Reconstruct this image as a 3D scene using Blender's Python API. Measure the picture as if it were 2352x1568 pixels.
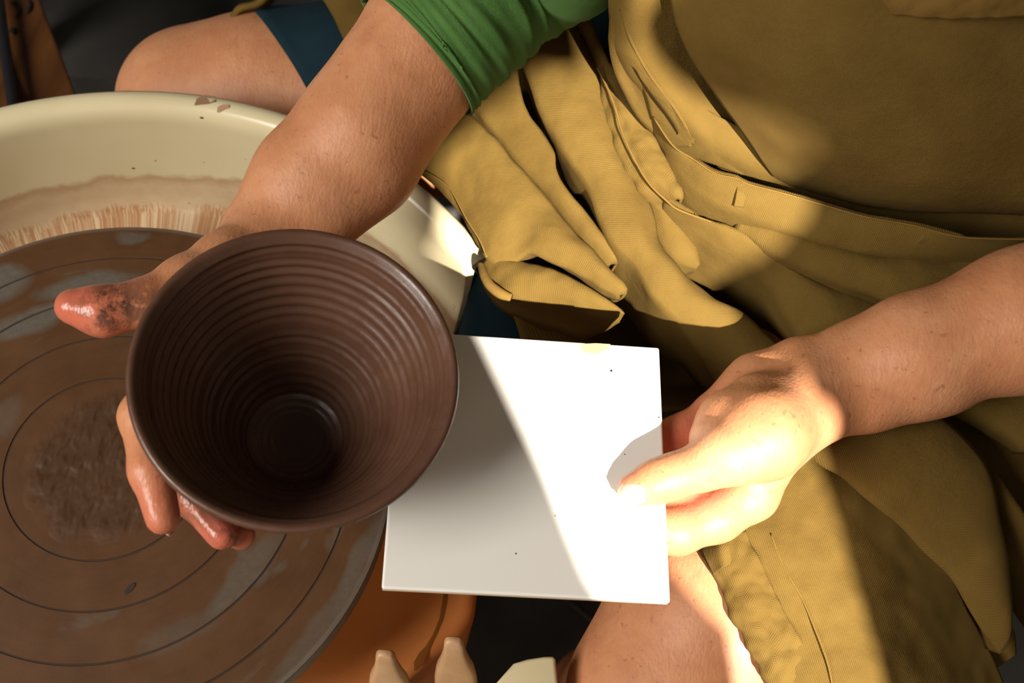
import bpy, bmesh, math, random
import numpy as np
from mathutils import Vector, Matrix, noise

# ------------------------------------------------------------------ clean
for o in list(bpy.data.objects):
    bpy.data.objects.remove(o, do_unlink=True)
SC = bpy.context.scene
COL = SC.collection
random.seed(7)

# ------------------------------------------------------------------ camera
Z0 = 0.56                                   # height of the wheel head above the floor
FPX, PITCH, ROLL = 2593.5, 1.0774, 0.206
CAM = np.array([0.2318, -0.221, 0.680])     # relative to the wheel centre
VIEW = np.array([0, math.cos(PITCH), -math.sin(PITCH)])
_r = np.array([1.0, 0, 0]); _u = np.array([0, math.sin(PITCH), math.cos(PITCH)])
RGT = math.cos(ROLL) * _r + math.sin(ROLL) * _u
UPV = -math.sin(ROLL) * _r + math.cos(ROLL) * _u
cd = bpy.data.cameras.new('camera'); cam = bpy.data.objects.new('camera', cd); COL.objects.link(cam)
cd.sensor_fit = 'HORIZONTAL'; cd.sensor_width = 36; cd.lens = FPX / 2352 * 36
cd.clip_start = 0.02; cd.clip_end = 50
M = Matrix(((RGT[0], UPV[0], -VIEW[0], CAM[0]), (RGT[1], UPV[1], -VIEW[1], CAM[1]), (RGT[2], UPV[2], -VIEW[2], CAM[2] + Z0), (0, 0, 0, 1)))
cam.matrix_world = M
cd.dof.use_dof = True; cd.dof.focus_distance = 0.665; cd.dof.aperture_fstop = 9.0
SC.camera = cam

# ------------------------------------------------------------------ world, sun, daylight, exposure
SUN = Vector((0.375, -0.927, 0.955)).normalized()
w = bpy.data.worlds.new('world'); SC.world = w; w.use_nodes = True
bg = w.node_tree.nodes['Background']; bg.inputs[0].default_value = (1.0, 0.90, 0.78, 1); bg.inputs[1].default_value = 0.05
sd = bpy.data.lights.new('sun', 'SUN'); sd.energy = 20.0; sd.angle = math.radians(0.7); sd.color = (1.0, 0.91, 0.79)
so = bpy.data.objects.new('sun', sd); COL.objects.link(so); so.location = (1.5, -2.2, 3.2)
so.rotation_euler = SUN.to_track_quat('Z', 'Y').to_euler()
ad = bpy.data.lights.new('left_window_daylight', 'AREA'); ad.shape = 'RECTANGLE'; ad.size = .9; ad.size_y = .9; ad.energy = 52; ad.color = (1.0, 0.93, 0.84)
ao = bpy.data.objects.new('left_window_daylight', ad); COL.objects.link(ao); ao.location = (-1.10, -0.95, Z0 + 1.30)
ao.rotation_euler = (Vector((-1.10, -0.95, 1.30)) - Vector((0.2, 0.1, 0.1))).to_track_quat('Z', 'Y').to_euler()
vs = SC.view_settings
vs.view_transform = 'Standard'; vs.look = 'None'; vs.gamma = 1; vs.use_curve_mapping = False; vs.exposure = 0.0

# ------------------------------------------------------------------ helpers
def ray(px, py):
    return VIEW + (px - 1176) / FPX * RGT - (py - 784) / FPX * UPV
def U(px, py, h):
    """photo pixel -> point at height h above the wheel head (world)."""
    d = ray(px, py); t = (h - CAM[2]) / d[2]; p = CAM + d * t
    return Vector((p[0], p[1], p[2] + Z0))
def Wd(x, y, h):
    return Vector((x, y, h + Z0))
PLA = np.array([0.354, 0.243, 0.100]); PLN = np.array([-0.05, -0.985, 0.15])
def PL(px, py, off=0.0):
    """photo pixel -> point on the leaning front of the torso, moved out by off."""
    d = ray(px, py); a = PLA + PLN / np.linalg.norm(PLN) * off
    t = ((a - CAM) @ PLN) / (d @ PLN); p = CAM + d * t
    return Vector((p[0], p[1], p[2] + Z0))

def tag(o, label=None, cat=None, group=None, kind=None):
    if label: o['label'] = label
    if cat: o['category'] = cat
    if group: o['group'] = group
    if kind: o['kind'] = kind
    return o
def empty(name, loc=(0, 0, 0)):
    o = bpy.data.objects.new(name, None); o.empty_display_size = .02; o.location = loc; COL.objects.link(o); return o
def link(name, me, mat, parent=None):
    o = bpy.data.objects.new(name, me); COL.objects.link(o)
    if mat: me.materials.append(mat)
    if parent:
        o.parent = parent
        bpy.context.view_layer.update()
        o.matrix_parent_inverse = parent.matrix_world.inverted()
    return o
def smooth(me, on=True):
    me.polygons.foreach_set('use_smooth', [on] * len(me.polygons)); me.update()
def mesh_from(name, verts, faces, mat, parent=None, sm=True):
    me = bpy.data.meshes.new(name); me.from_pydata([tuple(v) for v in verts], [], faces); me.validate(); me.update()
    smooth(me, sm)
    return link(name, me, mat, parent)
def cr(P, t):
    """Catmull-Rom through list P (Vectors), t in [0, n-1]."""
    n = len(P); i = min(int(t), n - 2); f = t - i
    p1, p2 = P[i], P[i + 1]
    p0 = P[i - 1] if i > 0 else p1 * 2 - p2
    p3 = P[i + 2] if i + 2 < n else p2 * 2 - p1
    return .5 * ((2 * p1) + (p2 - p0) * f + (2 * p0 - 5 * p1 + 4 * p2 - p3) * f * f + (3 * p1 - p0 - 3 * p2 + p3) * f ** 3)
def resample(P, n):
    m = len(P)
    D = [cr(P, (m - 1) * i / (6 * m)) for i in range(6 * m + 1)]
    L = [0]
    for a, b in zip(D, D[1:]): L.append(L[-1] + (b - a).length)
    out = []; j = 0
    for i in range(n):
        s = L[-1] * i / (n - 1)
        while j < len(L) - 2 and L[j + 1] < s: j += 1
        f = (s - L[j]) / max(1e-9, L[j + 1] - L[j]); out.append(D[j].lerp(D[j + 1], min(1, max(0, f))))
    return out
def grid_mesh(name, G, mat, parent, thick=.0013, wr=0.0, wscale=40, seed=0, uvrot=0):
    """G: rows of Vectors -> smooth cloth sheet with metric UVs, thickness and soft wrinkles."""
    nr, nc = len(G), len(G[0])
    A = np.array([[tuple(p) for p in r] for r in G])
    if wr:
        du = np.gradient(A, axis=1); dv = np.gradient(A, axis=0); N = np.cross(du, dv)
        N /= np.maximum(1e-9, np.linalg.norm(N, axis=2, keepdims=True))
        for i in range(nr):
            for j in range(nc):
                v = Vector(A[i, j]) * wscale + Vector((seed * 3.1, 0, 0))
                A[i, j] += N[i, j] * wr * (noise.noise(v) + .5 * noise.noise(v * 2.3))
    su = np.zeros((nr, nc)); sv = np.zeros((nr, nc))
    su[:, 1:] = np.cumsum(np.linalg.norm(np.diff(A, axis=1), axis=2), axis=1)
    sv[1:, :] = np.cumsum(np.linalg.norm(np.diff(A, axis=0), axis=2), axis=0)
    su -= su[:, nc // 2:nc // 2 + 1]
    faces = [(i * nc + j, i * nc + j + 1, (i + 1) * nc + j + 1, (i + 1) * nc + j) for i in range(nr - 1) for j in range(nc - 1)]
    me = bpy.data.meshes.new(name); me.from_pydata(A.reshape(-1, 3).tolist(), [], faces); me.update()
    uv = me.uv_layers.new(name='UVMap'); vi = np.zeros(len(me.loops), dtype=np.int32); me.loops.foreach_get('vertex_index', vi)
    c, s = math.cos(uvrot), math.sin(uvrot); fu, fv = su.reshape(-1), sv.reshape(-1)
    uvs = np.stack([c * fu - s * fv, s * fu + c * fv], 1)[vi]
    uv.data.foreach_set('uv', uvs.astype(np.float32).reshape(-1))
    smooth(me)
    o = link(name, me, mat, parent)
    if thick:
        md = o.modifiers.new('solid', 'SOLIDIFY'); md.thickness = thick; md.offset = -1
    return o
def sheet(name, rows, mat, parent, nu=40, nv=40, **k):
    """rows of control points, interpolated both ways."""
    R = [resample(r, nu) for r in rows]
    cols = [resample([R[i][j] for i in range(len(R))], nv) for j in range(nu)]
    return grid_mesh(name, [[cols[j][i] for j in range(nu)] for i in range(nv)], mat, parent, **k)
def pleat(name, L, R, mat, parent, bulge=.008, dl=.03, dr=.03, tuck=.004, tl=None, tr=None, n=46, m=15, peak=.5, **k):
    """a standing cloth fold between the edge lines L and R; both flanks drop away."""
    Lp, Rp = resample(L, n), resample(R, n); G = []
    for a, b in zip(Lp, Rp):
        w = (b - a); wl = w.length; wn = w / max(wl, 1e-6); row = []
        bu = min(bulge, wl * .35); Zv = Vector((0, 0, 1))
        tkl = min(tl or tuck, wl * .46); tkr = min(tr or tuck, wl * .46); tp_ = min(1, wl / .014)
        for q in (1, .6, .3, .12): row.append(a + wn * tkl * q - Zv * dl * tp_ * q)
        for j in range(m):
            t = j / (m - 1); tt = t ** (math.log(.5) / math.log(peak)) if peak != .5 else t
            row.append(a + w * t + Zv * bu * math.sin(math.pi * tt) ** .8)
        for q in (.12, .3, .6, 1): row.append(b - wn * tkr * q - Zv * dr * tp_ * q)
        G.append(row)
    return grid_mesh(name, G, mat, parent, **k)
def tube(name, pts, radii, mat, parent, seg=10, n=None, caps=True):
    if n: 
        rv = [Vector((r, 0, 0)) for r in radii]; k = len(pts)
        P = [cr(pts, (k - 1) * i / (n - 1)) for i in range(n)]; Rr = [cr(rv, (k - 1) * i / (n - 1)).x for i in range(n)]
    else: P, Rr = pts, radii
    verts, faces = [], []; ref = Vector((0.3, 0.2, 1)).normalized()
    for i, p in enumerate(P):
        d = (P[min(i + 1, len(P) - 1)] - P[max(i - 1, 0)]).normalized()
        x = ref.cross(d).normalized(); y = d.cross(x)
        for s in range(seg):
            a = 2 * math.pi * s / seg; verts.append(p + (x * math.cos(a) + y * math.sin(a)) * Rr[i])
    for i in range(len(P) - 1):
        for s in range(seg):
            a, b = i * seg + s, i * seg + (s + 1) % seg; faces.append((a, b, b + seg, a + seg))
    if caps:
        faces.append(tuple(reversed(range(seg)))); faces.append(tuple(range((len(P) - 1) * seg, len(P) * seg)))
    return mesh_from(name, verts, faces, mat, parent)
def lathe(name, prof, mat, parent, seg=160, a0=0, a1=2 * math.pi, origin=(0, 0, 0), mtx=None, close_ends=False):
    full = abs(a1 - a0 - 2 * math.pi) < 1e-6; k = len(prof); verts, faces = [], []
    ns = seg if full else seg + 1
    for i in range(ns):
        a = a0 + (a1 - a0) * i / seg
        for r, z in prof:
            v = Vector((r * math.cos(a), r * math.sin(a), z))
            if mtx: v = mtx @ v
            verts.append(v + Vector(origin))
    for i in range(seg):
        i2 = (i + 1) % ns
        for j in range(k - 1):
            faces.append((i * k + j, i2 * k + j, i2 * k + j + 1, i * k + j + 1))
    if close_ends and not full:
        faces.append(tuple(range(k))); faces.append(tuple(reversed(range(seg * k, seg * k + k))))
    return mesh_from(name, verts, faces, mat, parent)
def box(name, cx, cy, cz, sx, sy, sz, mat, parent=None, bev=.003, rot=0, segs=2, mtx=None):
    bm = bmesh.new(); bmesh.ops.create_cube(bm, size=1)
    bmesh.ops.scale(bm, vec=(sx, sy, sz), verts=bm.verts)
    if bev: bmesh.ops.bevel(bm, geom=bm.edges[:], offset=bev, segments=segs, profile=.5, affect='EDGES')
    m = Matrix.Translation((cx, cy, cz)) @ (mtx if mtx else Matrix.Rotation(rot, 4, 'Z'))
    bmesh.ops.transform(bm, matrix=m, verts=bm.verts)
    me = bpy.data.meshes.new(name); bm.to_mesh(me); bm.free()
    return link(name, me, mat, parent)
def prism(name, poly, z0, z1, mat, parent=None, bev=.004, segs=3):
    bm = bmesh.new(); vs_ = [bm.verts.new((p[0], p[1], z1)) for p in poly]; f = bm.faces.new(vs_)
    if f.normal.z < 0: f.normal_flip()
    e = bmesh.ops.extrude_face_region(bm, geom=[f]); vv = [g for g in e['geom'] if isinstance(g, bmesh.types.BMVert)]
    bmesh.ops.translate(bm, vec=(0, 0, z0 - z1), verts=vv)
    bmesh.ops.recalc_face_normals(bm, faces=bm.faces)
    if bev:
        top = [e for e in bm.edges if all(abs(v.co.z - max(z0, z1)) < 1e-6 for v in e.verts)]
        bmesh.ops.bevel(bm, geom=top, offset=bev, segments=segs, profile=.5, affect='EDGES')
    me = bpy.data.meshes.new(name); bm.to_mesh(me); bm.free()
    smooth(me)
    o = link(name, me, mat, parent)
    return o

# ------------------------------------------------------------------ materials
class N:
    def __init__(s, name):
        s.m = bpy.data.materials.new(name); s.m.use_nodes = True; s.t = s.m.node_tree; s.b = s.t.nodes['Principled BSDF']
    def n(s, typ, **k):
        nd = s.t.nodes.new(typ)
        for a, v in k.items():
            if a.startswith('i_'): nd.inputs[a[2:].replace('_', ' ')].default_value = v
            else: setattr(nd, a, v)
        return nd
    def l(s, a, b): s.t.links.new(a, b)
    def co(s, kind='Object'): return s.n('ShaderNodeTexCoord').outputs[kind]
    def noise(s, vec, scale, detail=4, rough=.55, dist=0):
        nd = s.n('ShaderNodeTexNoise'); nd.inputs['Scale'].default_value = scale; nd.inputs['Detail'].default_value = detail
        nd.inputs['Roughness'].default_value = rough; nd.inputs['Distortion'].default_value = dist; s.l(vec, nd.inputs['Vector']); return nd.outputs['Fac']
    def map(s, vec, scale=(1, 1, 1), rot=(0, 0, 0), loc=(0, 0, 0)):
        nd = s.n('ShaderNodeMapping'); nd.inputs['Scale'].default_value = scale; nd.inputs['Rotation'].default_value = rot; nd.inputs['Location'].default_value = loc
        s.l(vec, nd.inputs['Vector']); return nd.outputs[0]
    def ramp(s, fac, stops):
        nd = s.n('ShaderNodeValToRGB'); e = nd.color_ramp.elements
        while len(e) < len(stops): e.new(.5)
        for q, (p, c) in zip(e, stops):
            q.position = p; q.color = (*c, 1) if not isinstance(c, (int, float)) else (c, c, c, 1)
        s.l(fac, nd.inputs[0]); return nd.outputs[0]
    def mix(s, fac, a, b, mode='MIX'):
        nd = s.n('ShaderNodeMix', data_type='RGBA', blend_type=mode)
        for sock, v in ((nd.inputs[0], fac), (nd.inputs[6], a), (nd.inputs[7], b)):
            if hasattr(v, 'links') or hasattr(v, 'is_output'): s.l(v, sock)
            elif isinstance(v, (int, float)): sock.default_value = v
            else: sock.default_value = (*v, 1)
        return nd.outputs[2]
    def math(s, op, a, b=0.0, clamp=False):
        nd = s.n('ShaderNodeMath', operation=op); nd.use_clamp = clamp
        for sock, v in ((nd.inputs[0], a), (nd.inputs[1], b)):
            if isinstance(v, (int, float)): sock.default_value = v
            else: s.l(v, sock)
        return nd.outputs[0]
    def sep(s, vec):
        nd = s.n('ShaderNodeSeparateXYZ'); s.l(vec, nd.inputs[0]); return nd.outputs
    def bump(s, h, strength=.3, dist=.001, prev=None):
        nd = s.n('ShaderNodeBump'); nd.inputs['Strength'].default_value = strength; nd.inputs['Distance'].default_value = dist
        s.l(h, nd.inputs['Height'])
        if prev is not None: s.l(prev, nd.inputs['Normal'])
        return nd.outputs[0]
    def set(s, col=None, rough=None, normal=None, **k):
        for sock, v in (('Base Color', col), ('Roughness', rough), ('Normal', normal)):
            if v is None: continue
            if isinstance(v, (int, float)): s.b.inputs[sock].default_value = v
            elif isinstance(v, tuple): s.b.inputs[sock].default_value = (*v, 1)
            else: s.l(v, s.b.inputs[sock])
        for a, v in k.items(): s.b.inputs[a.replace('_', ' ')].default_value = v
        return s.m

def cloth_mat(name, dark, light, period, weave=.5, rough=.9, fade=None, sheen=0.0):
    n = N(name); uv = n.co('UV'); x, y, _ = n.sep(uv); k = 2 * math.pi / period
    wob = n.noise(n.co('Object'), 60, 2)
    sx = n.math('SINE', n.math('ADD', n.math('MULTIPLY', x, k), n.math('MULTIPLY', wob, 5)))
    sy = n.math('SINE', n.math('ADD', n.math('MULTIPLY', y, k), n.math('MULTIPLY', wob, 4)))
    wv = n.math('MULTIPLY', n.math('ADD', n.math('MULTIPLY', sx, sy), 1), .5)
    big = n.noise(n.co('Object'), 22, 5, .6)
    fine = n.noise(n.map(uv, (1, 1, 1)), 900, 3, .7)
    base = n.ramp(big, [(.32, dark), (.68, light)])
    thread = n.mix(n.math('MULTIPLY', n.math('SUBTRACT', 1.0, wv), weave), base, tuple(c * .42 for c in dark), 'MIX')
    col = n.mix(n.math('MULTIPLY', fine, .25), thread, fade if fade else tuple(min(1, c * 1.25) for c in light))
    b1 = n.bump(wv, .55, .0005); b2 = n.bump(n.noise(n.co("Object"), 130, 3), .4, .0012, b1)
    return n.set(col, rough, b2, Sheen_Weight=sheen, Sheen_Roughness=.5, Specular_IOR_Level=.15)

CANVAS = cloth_mat('olive_canvas', (.105, .061, .0115), (.150, .093, .0200), .00135, .62)
HEM = cloth_mat('olive_canvas_hem', (.125, .072, .0145), (.165, .098, .0235), .0011, .40)
DENIM = cloth_mat('blue_cotton', (.005, .017, .026), (.009, .030, .043), .0011, .5, fade=(.02, .06, .08))
GREEN = cloth_mat('green_jersey', (.058, .150, .032), (.090, .205, .052), .0007, .25, sheen=0.05)

def skin_mat():
    n = N('skin'); co = n.co('Object')
    big = n.noise(co, 28, 5, .6); mid = n.noise(co, 120, 4, .6); fr = n.noise(co, 210, 2, .5)
    base = n.ramp(big, [(.3, (.43, .180, .080)), (.52, (.51, .230, .108)), (.72, (.56, .275, .145))])
    base = n.mix(n.ramp(mid, [(.42, 0), (.70, .35)]), base, (.42, .155, .085))
    base = n.mix(n.ramp(fr, [(.66, 0), (.72, .55)]), base, (.27, .105, .055))
    at = n.n('ShaderNodeAttribute', attribute_name='flush')
    base = n.mix(n.math('MULTIPLY', at.outputs['Fac'], .8), base, (.50, .105, .070))
    at2 = n.n('ShaderNodeAttribute', attribute_name='clay')
    clay = n.math('MULTIPLY', at2.outputs['Fac'], n.ramp(n.noise(co, 90, 5, .7), [(.42, 0), (.55, 1)]))
    base = n.mix(clay, base, (.045, .025, .018))
    at3 = n.n('ShaderNodeAttribute', attribute_name='wet')
    rough = n.math('SUBTRACT', .52, n.math('MULTIPLY', at3.outputs['Fac'], .34))
    fine = n.noise(n.map(co, (1, 1, 1)), 700, 3, .7)
    vor = n.n('ShaderNodeTexVoronoi', feature='F1'); vor.inputs['Scale'].default_value = 520; n.l(n.map(co, (1, .55, 1), (0, 0, .6)), vor.inputs['Vector'])
    wr = n.noise(n.map(co, (260, 70, 120), (0, 0, .75)), 1, 4, .6)
    b = n.bump(vor.outputs['Distance'], .22, .0006); b = n.bump(fine, .2, .0005, b); b = n.bump(wr, .26, .0016, b)
    m = n.set(base, rough, b, Subsurface_Weight=.12, Subsurface_Scale=.006, Specular_IOR_Level=.4)
    n.b.inputs['Subsurface Radius'].default_value = (1, .3, .15)
    return m
SKIN = skin_mat()
NAIL = N('nail').set((.72, .44, .32), .28, Specular_IOR_Level=.5)

def cream_mat():
    n = N('cream_enamel'); co = n.co('Object'); x, y, z = n.sep(co)
    ang = n.math('ARCTAN2', y, x)
    cyl = n.n('ShaderNodeCombineXYZ'); n.l(n.math('MULTIPLY', ang, .26), cyl.inputs[0]); n.l(z, cyl.inputs[1]); cyl = cyl.outputs[0]
    wob = n.math('MULTIPLY', n.math('SUBTRACT', n.noise(cyl, 28, 5, .65), .5), .026)
    slope = n.math('MULTIPLY', n.noise(cyl, 6, 1), .02)
    zz = n.math('ADD', n.math('ADD', z, wob), slope)
    m1 = n.ramp(n.math('MULTIPLY', n.math('SUBTRACT', -.040, zz), 160, True), [(0, 0), (1, 1)])
    m2 = n.ramp(n.math('MULTIPLY', n.math('SUBTRACT', -.074, zz), 160, True), [(0, 0), (1, 1)])
    runs = n.noise(n.map(cyl, (520, 60, 1)), 1, 4, .65, 1.6)
    col = n.ramp(n.noise(co, 9, 3), [(.3, (.60, .52, .32)), (.7, (.68, .60, .39))])
    pale = n.ramp(n.noise(cyl, 70, 5, .7), [(.35, (.55, .40, .25)), (.7, (.50, .33, .19))])
    col = n.mix(n.math('MULTIPLY', m1, .75), col, pale)
    edge1 = n.math('MULTIPLY', m1, n.math('SUBTRACT', 1, n.ramp(n.math('MULTIPLY', n.math('SUBTRACT', -.045, zz), 110, True), [(0, 0), (1, 1)])))
    col = n.mix(n.math('MULTIPLY', edge1, .6), col, (.36, .20, .10))
    rust = n.mix(n.ramp(runs, [(.48, 0), (.56, 1)]), (.36, .155, .055), (.62, .47, .28))
    col = n.mix(n.math('MULTIPLY', m2, .85), col, rust)
    sp = n.n('ShaderNodeTexVoronoi', feature='F1'); sp.inputs['Scale'].default_value = 60; n.l(n.map(cyl, (.6, 1, 1), (0, 0, .3)), sp.inputs['Vector'])
    msk = n.math('MULTIPLY', n.ramp(sp.outputs['Distance'], [(.045, 1), (.07, 0)]), n.ramp(n.noise(cyl, 40, 2), [(.49, 0), (.53, 1)]))
    col = n.mix(msk, col, (.05, .035, .02))
    bl = n.math('MULTIPLY', n.ramp(n.noise(cyl, 55, 5, .7), [(.655, 0), (.675, 1)]), n.ramp(n.noise(cyl, 13, 2), [(.56, 0), (.60, 1)]))
    col = n.mix(n.math('MULTIPLY', bl, .65), col, (.30, .15, .08))
    rough = n.mix(m2, (.24, .24, .24), (.8, .8, .8))
    b = n.bump(n.math('MULTIPLY', runs, m2), .25, .001)
    return n.set(col, rough, b, Specular_IOR_Level=.45)
CREAM = cream_mat()
CREAM2 = N('cream_plastic').set((.66, .58, .36), .32)
def prong_mat():
    n = N('tan_plastic'); return n.set(n.ramp(n.noise(n.co(), 60, 4), [(.3, (.42, .24, .12)), (.7, (.50, .31, .17))]), .4, Subsurface_Weight=.1, Subsurface_Scale=.004)
PRONG = prong_mat()

def wheel_mat():
    n = N('slip_covered_metal'); co = n.co('Object'); x, y, z = n.sep(co)
    rad = n.math('SQRT', n.math('ADD', n.math('MULTIPLY', x, x), n.math('MULTIPLY', y, y)))
    ang = n.math('ARCTAN2', y, x)
    sw = n.n('ShaderNodeCombineXYZ'); n.l(n.math('MULTIPLY', ang, .12), sw.inputs[0]); n.l(rad, sw.inputs[1]); sw = sw.outputs[0]
    a = n.noise(n.map(sw, (16, 42, 1), (0, 0, 0), (3.3, 1.7, 0)), 1, 4, .5, .3); fine = n.noise(co, 240, 5, .7); br = n.noise(n.map(sw, (20, 300, 1)), 1, 4, .6)
    brown = n.ramp(n.noise(co, 26, 4, .6), [(.3, (.060, .024, .007)), (.7, (.098, .043, .014))])
    brown = n.mix(n.math('MULTIPLY', br, .35), brown, (.125, .064, .030))
    grey = n.ramp(fine, [(.25, (.085, .074, .058)), (.75, (.130, .120, .100))])
    msk = n.math('MULTIPLY', n.ramp(a, [(.585, 0), (.66, .8)]), n.ramp(rad, [(.085, 0), (.105, 1)]))
    wn_ = n.n('ShaderNodeTexNoise'); wn_.inputs['Scale'].default_value = 26; wn_.inputs['Detail'].default_value = 3; n.l(co, wn_.inputs['Vector'])
    wv = n.n('ShaderNodeVectorMath', operation='MULTIPLY_ADD'); n.l(wn_.outputs['Color'], wv.inputs[0]); wv.inputs[1].default_value = (.022, .022, 0); n.l(co, wv.inputs[2])
    for (px, py, rx, ry, k) in ((200, 650, .040, .011, 1), (70, 735, .034, .012, 1), (5, 650, .022, .014, 1), (300, 541, .013, .006, .8), (560, 1325, .045, .009, .7), (420, 1450, .03, .012, .35), (815, 1310, .05, .0065, .7), (715, 1465, .045, .008, .5), (10, 960, .02, .012, .4)):
        q = U(px, py, 0); th = math.atan2(q.y, q.x) + math.pi / 2
        mp = n.map(wv.outputs[0], (1, 1, 1), (0, 0, -th)); c_, s_ = math.cos(-th), math.sin(-th); ox, oy = q.x + .011, q.y + .011
        mp.node.inputs['Location'].default_value = (-(c_ * ox - s_ * oy), -(s_ * ox + c_ * oy), 0)
        sc = n.map(mp, (1 / rx, 1 / ry, 0)); ln = n.n('ShaderNodeVectorMath', operation='LENGTH'); n.l(sc, ln.inputs[0])
        msk = n.math('MAXIMUM', msk, n.ramp(ln.outputs['Value'], [(.55, k), (1.0, 0)]))
    col = n.mix(n.math('MULTIPLY', msk, .85), brown, grey)
    cen = n.ramp(n.math('ADD', rad, n.math('MULTIPLY', n.math('SUBTRACT', n.noise(co, 45, 3), .5), .02)), [(.040, 1), (.050, 0)])
    col = n.mix(n.math('MULTIPLY', cen, .55), col, (.048, .023, .011))
    dr = n.math('SUBTRACT', rad, .1778)
    rim = n.ramp(n.math('MULTIPLY', n.math('ADD', dr, .004), 250, True), [(0, 0), (1, 1)])
    col = n.mix(n.math('MULTIPLY', rim, .6), col, (.22, .20, .17))
    st = n.n('ShaderNodeTexWave', wave_type='BANDS', bands_direction='DIAGONAL'); st.inputs['Scale'].default_value = 22; st.inputs['Distortion'].default_value = 9; st.inputs['Detail'].default_value = 3; st.inputs['Detail Scale'].default_value = 2
    n.l(n.map(co, (1, -.6, 1)), st.inputs['Vector'])
    h = n.math('MULTIPLY', st.outputs['Fac'], cen)
    b = n.bump(h, .6, .0015); b = n.bump(fine, .15, .0006, b)
    rough = n.ramp(n.noise(sw, 40, 3), [(.3, .45), (.7, .62)])
    return n.set(col, rough, b, Specular_IOR_Level=.28)
WHEEL = wheel_mat()
GROOVE = N('dark_groove').set((.03, .015, .008), .8)
def orange_mat():
    n = N('orange_enamel'); co = n.co()
    return n.set(n.ramp(n.noise(co, 14, 4), [(.3, (.74, .24, .055)), (.7, (.84, .32, .095))]), .5, n.bump(n.noise(co, 520, 3), .25, .0006), Specular_IOR_Level=.35)
ORANGE = orange_mat()
STAIN = N('brown_stain').set((.30, .10, .012), .35)
def clay_mat():
    n = N('wet_dark_clay'); co = n.co()
    col = n.ramp(n.noise(co, 30, 4), [(.3, (.080, .036, .021)), (.7, (.108, .052, .032))])
    return n.set(col, n.ramp(n.noise(co, 160, 3), [(.35, .26), (.7, .46)]), n.bump(n.noise(co, 400, 3), .12, .0006), Specular_IOR_Level=.45)
CLAY = clay_mat()
def tile_mat():
    n = N('white_glaze'); co = n.co()
    col = n.mix(n.ramp(n.noise(co, 130, 4, .7), [(.70, 0), (.78, .35)]), (.80, .785, .74), (.52, .40, .24))
    return n.set(col, .16, n.bump(n.noise(co, 34, 2), .04, .001), Specular_IOR_Level=.5)
TILE = tile_mat()
BISQ = N('tile_biscuit').set((.62, .45, .32), .8)
def floor_mat():
    n = N('dark_concrete'); co = n.co()
    return n.set(n.ramp(n.noise(co, 7, 6, .6), [(.3, (.040, .037, .034)), (.7, (.075, .070, .064))]), .75, n.bump(n.noise(co, 60, 5), .3, .003))
FLOOR = floor_mat()
def wood_mat():
    n = N('stained_wood'); co = n.co()
    g = n.noise(n.map(co, (60, 5, 30)), 1, 5, .6, .6)
    return n.set(n.ramp(g, [(.3, (.060, .019, .004)), (.7, (.115, .042, .009))]), .45, n.bump(g, .2, .001))
WOOD = wood_mat()
WOODL = N('pale_wood').set((.40, .19, .055), .5)
BLACK = N('black_rubber').set((.012, .012, .014), .35)
INK = N('black_ink').set((.012, .009, .007), .6)
GREYB = N('grey_plaster').set((.50, .50, .46), .8)
PLASTER = N('wall_plaster').set((.60, .55, .48), .9)
BLOCKER = N('sun_blocker_fabric').set((.50, .43, .34), .95)
STEEL = N('dark_steel').set((.05, .05, .05), .4, Metallic=.8)

# ------------------------------------------------------------------ the room
fl = box('floor', .3, .3, -.02, 5, 5, .04, FLOOR, None, bev=0); tag(fl, kind='structure')
# unseen window wall, added behind the camera to cut the sun to one shaft
def sun_axes():
    e1 = Vector((-SUN.y, SUN.x, 0)).normalized(); e2 = SUN.cross(e1)
    return e1, (-e2 if e2.z < 0 else e2)
def ab(P, da=0, db=0):
    e1, e2 = sun_axes(); q = P - Vector((0, 0, Z0)); return (q.dot(e1) + da, q.dot(e2) + db)
def sun_pt(a, b, D):
    e1, e2 = sun_axes()
    return e1 * a + e2 * b + SUN * D + Vector((0, 0, Z0))
hn = Vector((0.547, -0.837, 0))
WALLD = 1.05                                 # horizontal distance of the wall plane from the wheel axis
def on_wall(a, b, d=WALLD):
    p0 = sun_pt(a, b, 0); t = (d - (p0.x * hn.x + p0.y * hn.y)) / (SUN.x * hn.x + SUN.y * hn.y)
    return p0 + SUN * t
wx = Vector((0.837, 0.547, 0))               # along the wall
def wall_box(name, a0, a1, z0, z1, mat, d=WALLD + .06, th=.10, kind='structure'):
    c = wx * ((a0 + a1) / 2) + hn * d
    o = box(name, c.x, c.y, (z0 + z1) / 2, a1 - a0, th, z1 - z0, mat, None, bev=.002, rot=math.atan2(wx.y, wx.x))
    if kind: tag(o, kind=kind)
    return o
wall_box('wall_sunblock_left', -1.9, -.10, 0, 2.6, PLASTER)
wall_box('wall_sunblock_right', .90, 2.3, 0, 2.6, PLASTER)
wall_box('wall_sunblock_sill', -.10, .90, 0, on_wall(.35, -.18).z, PLASTER)  # sill height chosen to keep the sun off the floor
wall_box('wall_sunblock_lintel', -.10, .90, 2.25, 2.6, PLASTER)
def sun_blocker(edge, far, label, sgn):
    """unseen sheet added to block the sun; edge = (a, b) outline of its inner border."""
    rows = []
    for a, b in edge:
        p = on_wall(a, b, WALLD - .03); row = []
        for j in range(25):
            t = j / 24; q = p + wx * (far - (p.x * wx.x + p.y * wx.y)) * t
            row.append(q + hn * (.012 * math.sin(t * 34 + p.z) * min(1, t * 6)))
        rows.append(row)
    R = [[cr([rows[i][j] for i in range(len(rows))], (len(rows) - 1) * k / 40) for j in range(25)] for k in range(41)]
    o = grid_mesh('sun_blocker', R, BLOCKER, None, thick=.003)  # added out of view; its inner edge shapes the border of the sun patch
    return tag(o, label, 'sun_blocker')
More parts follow.
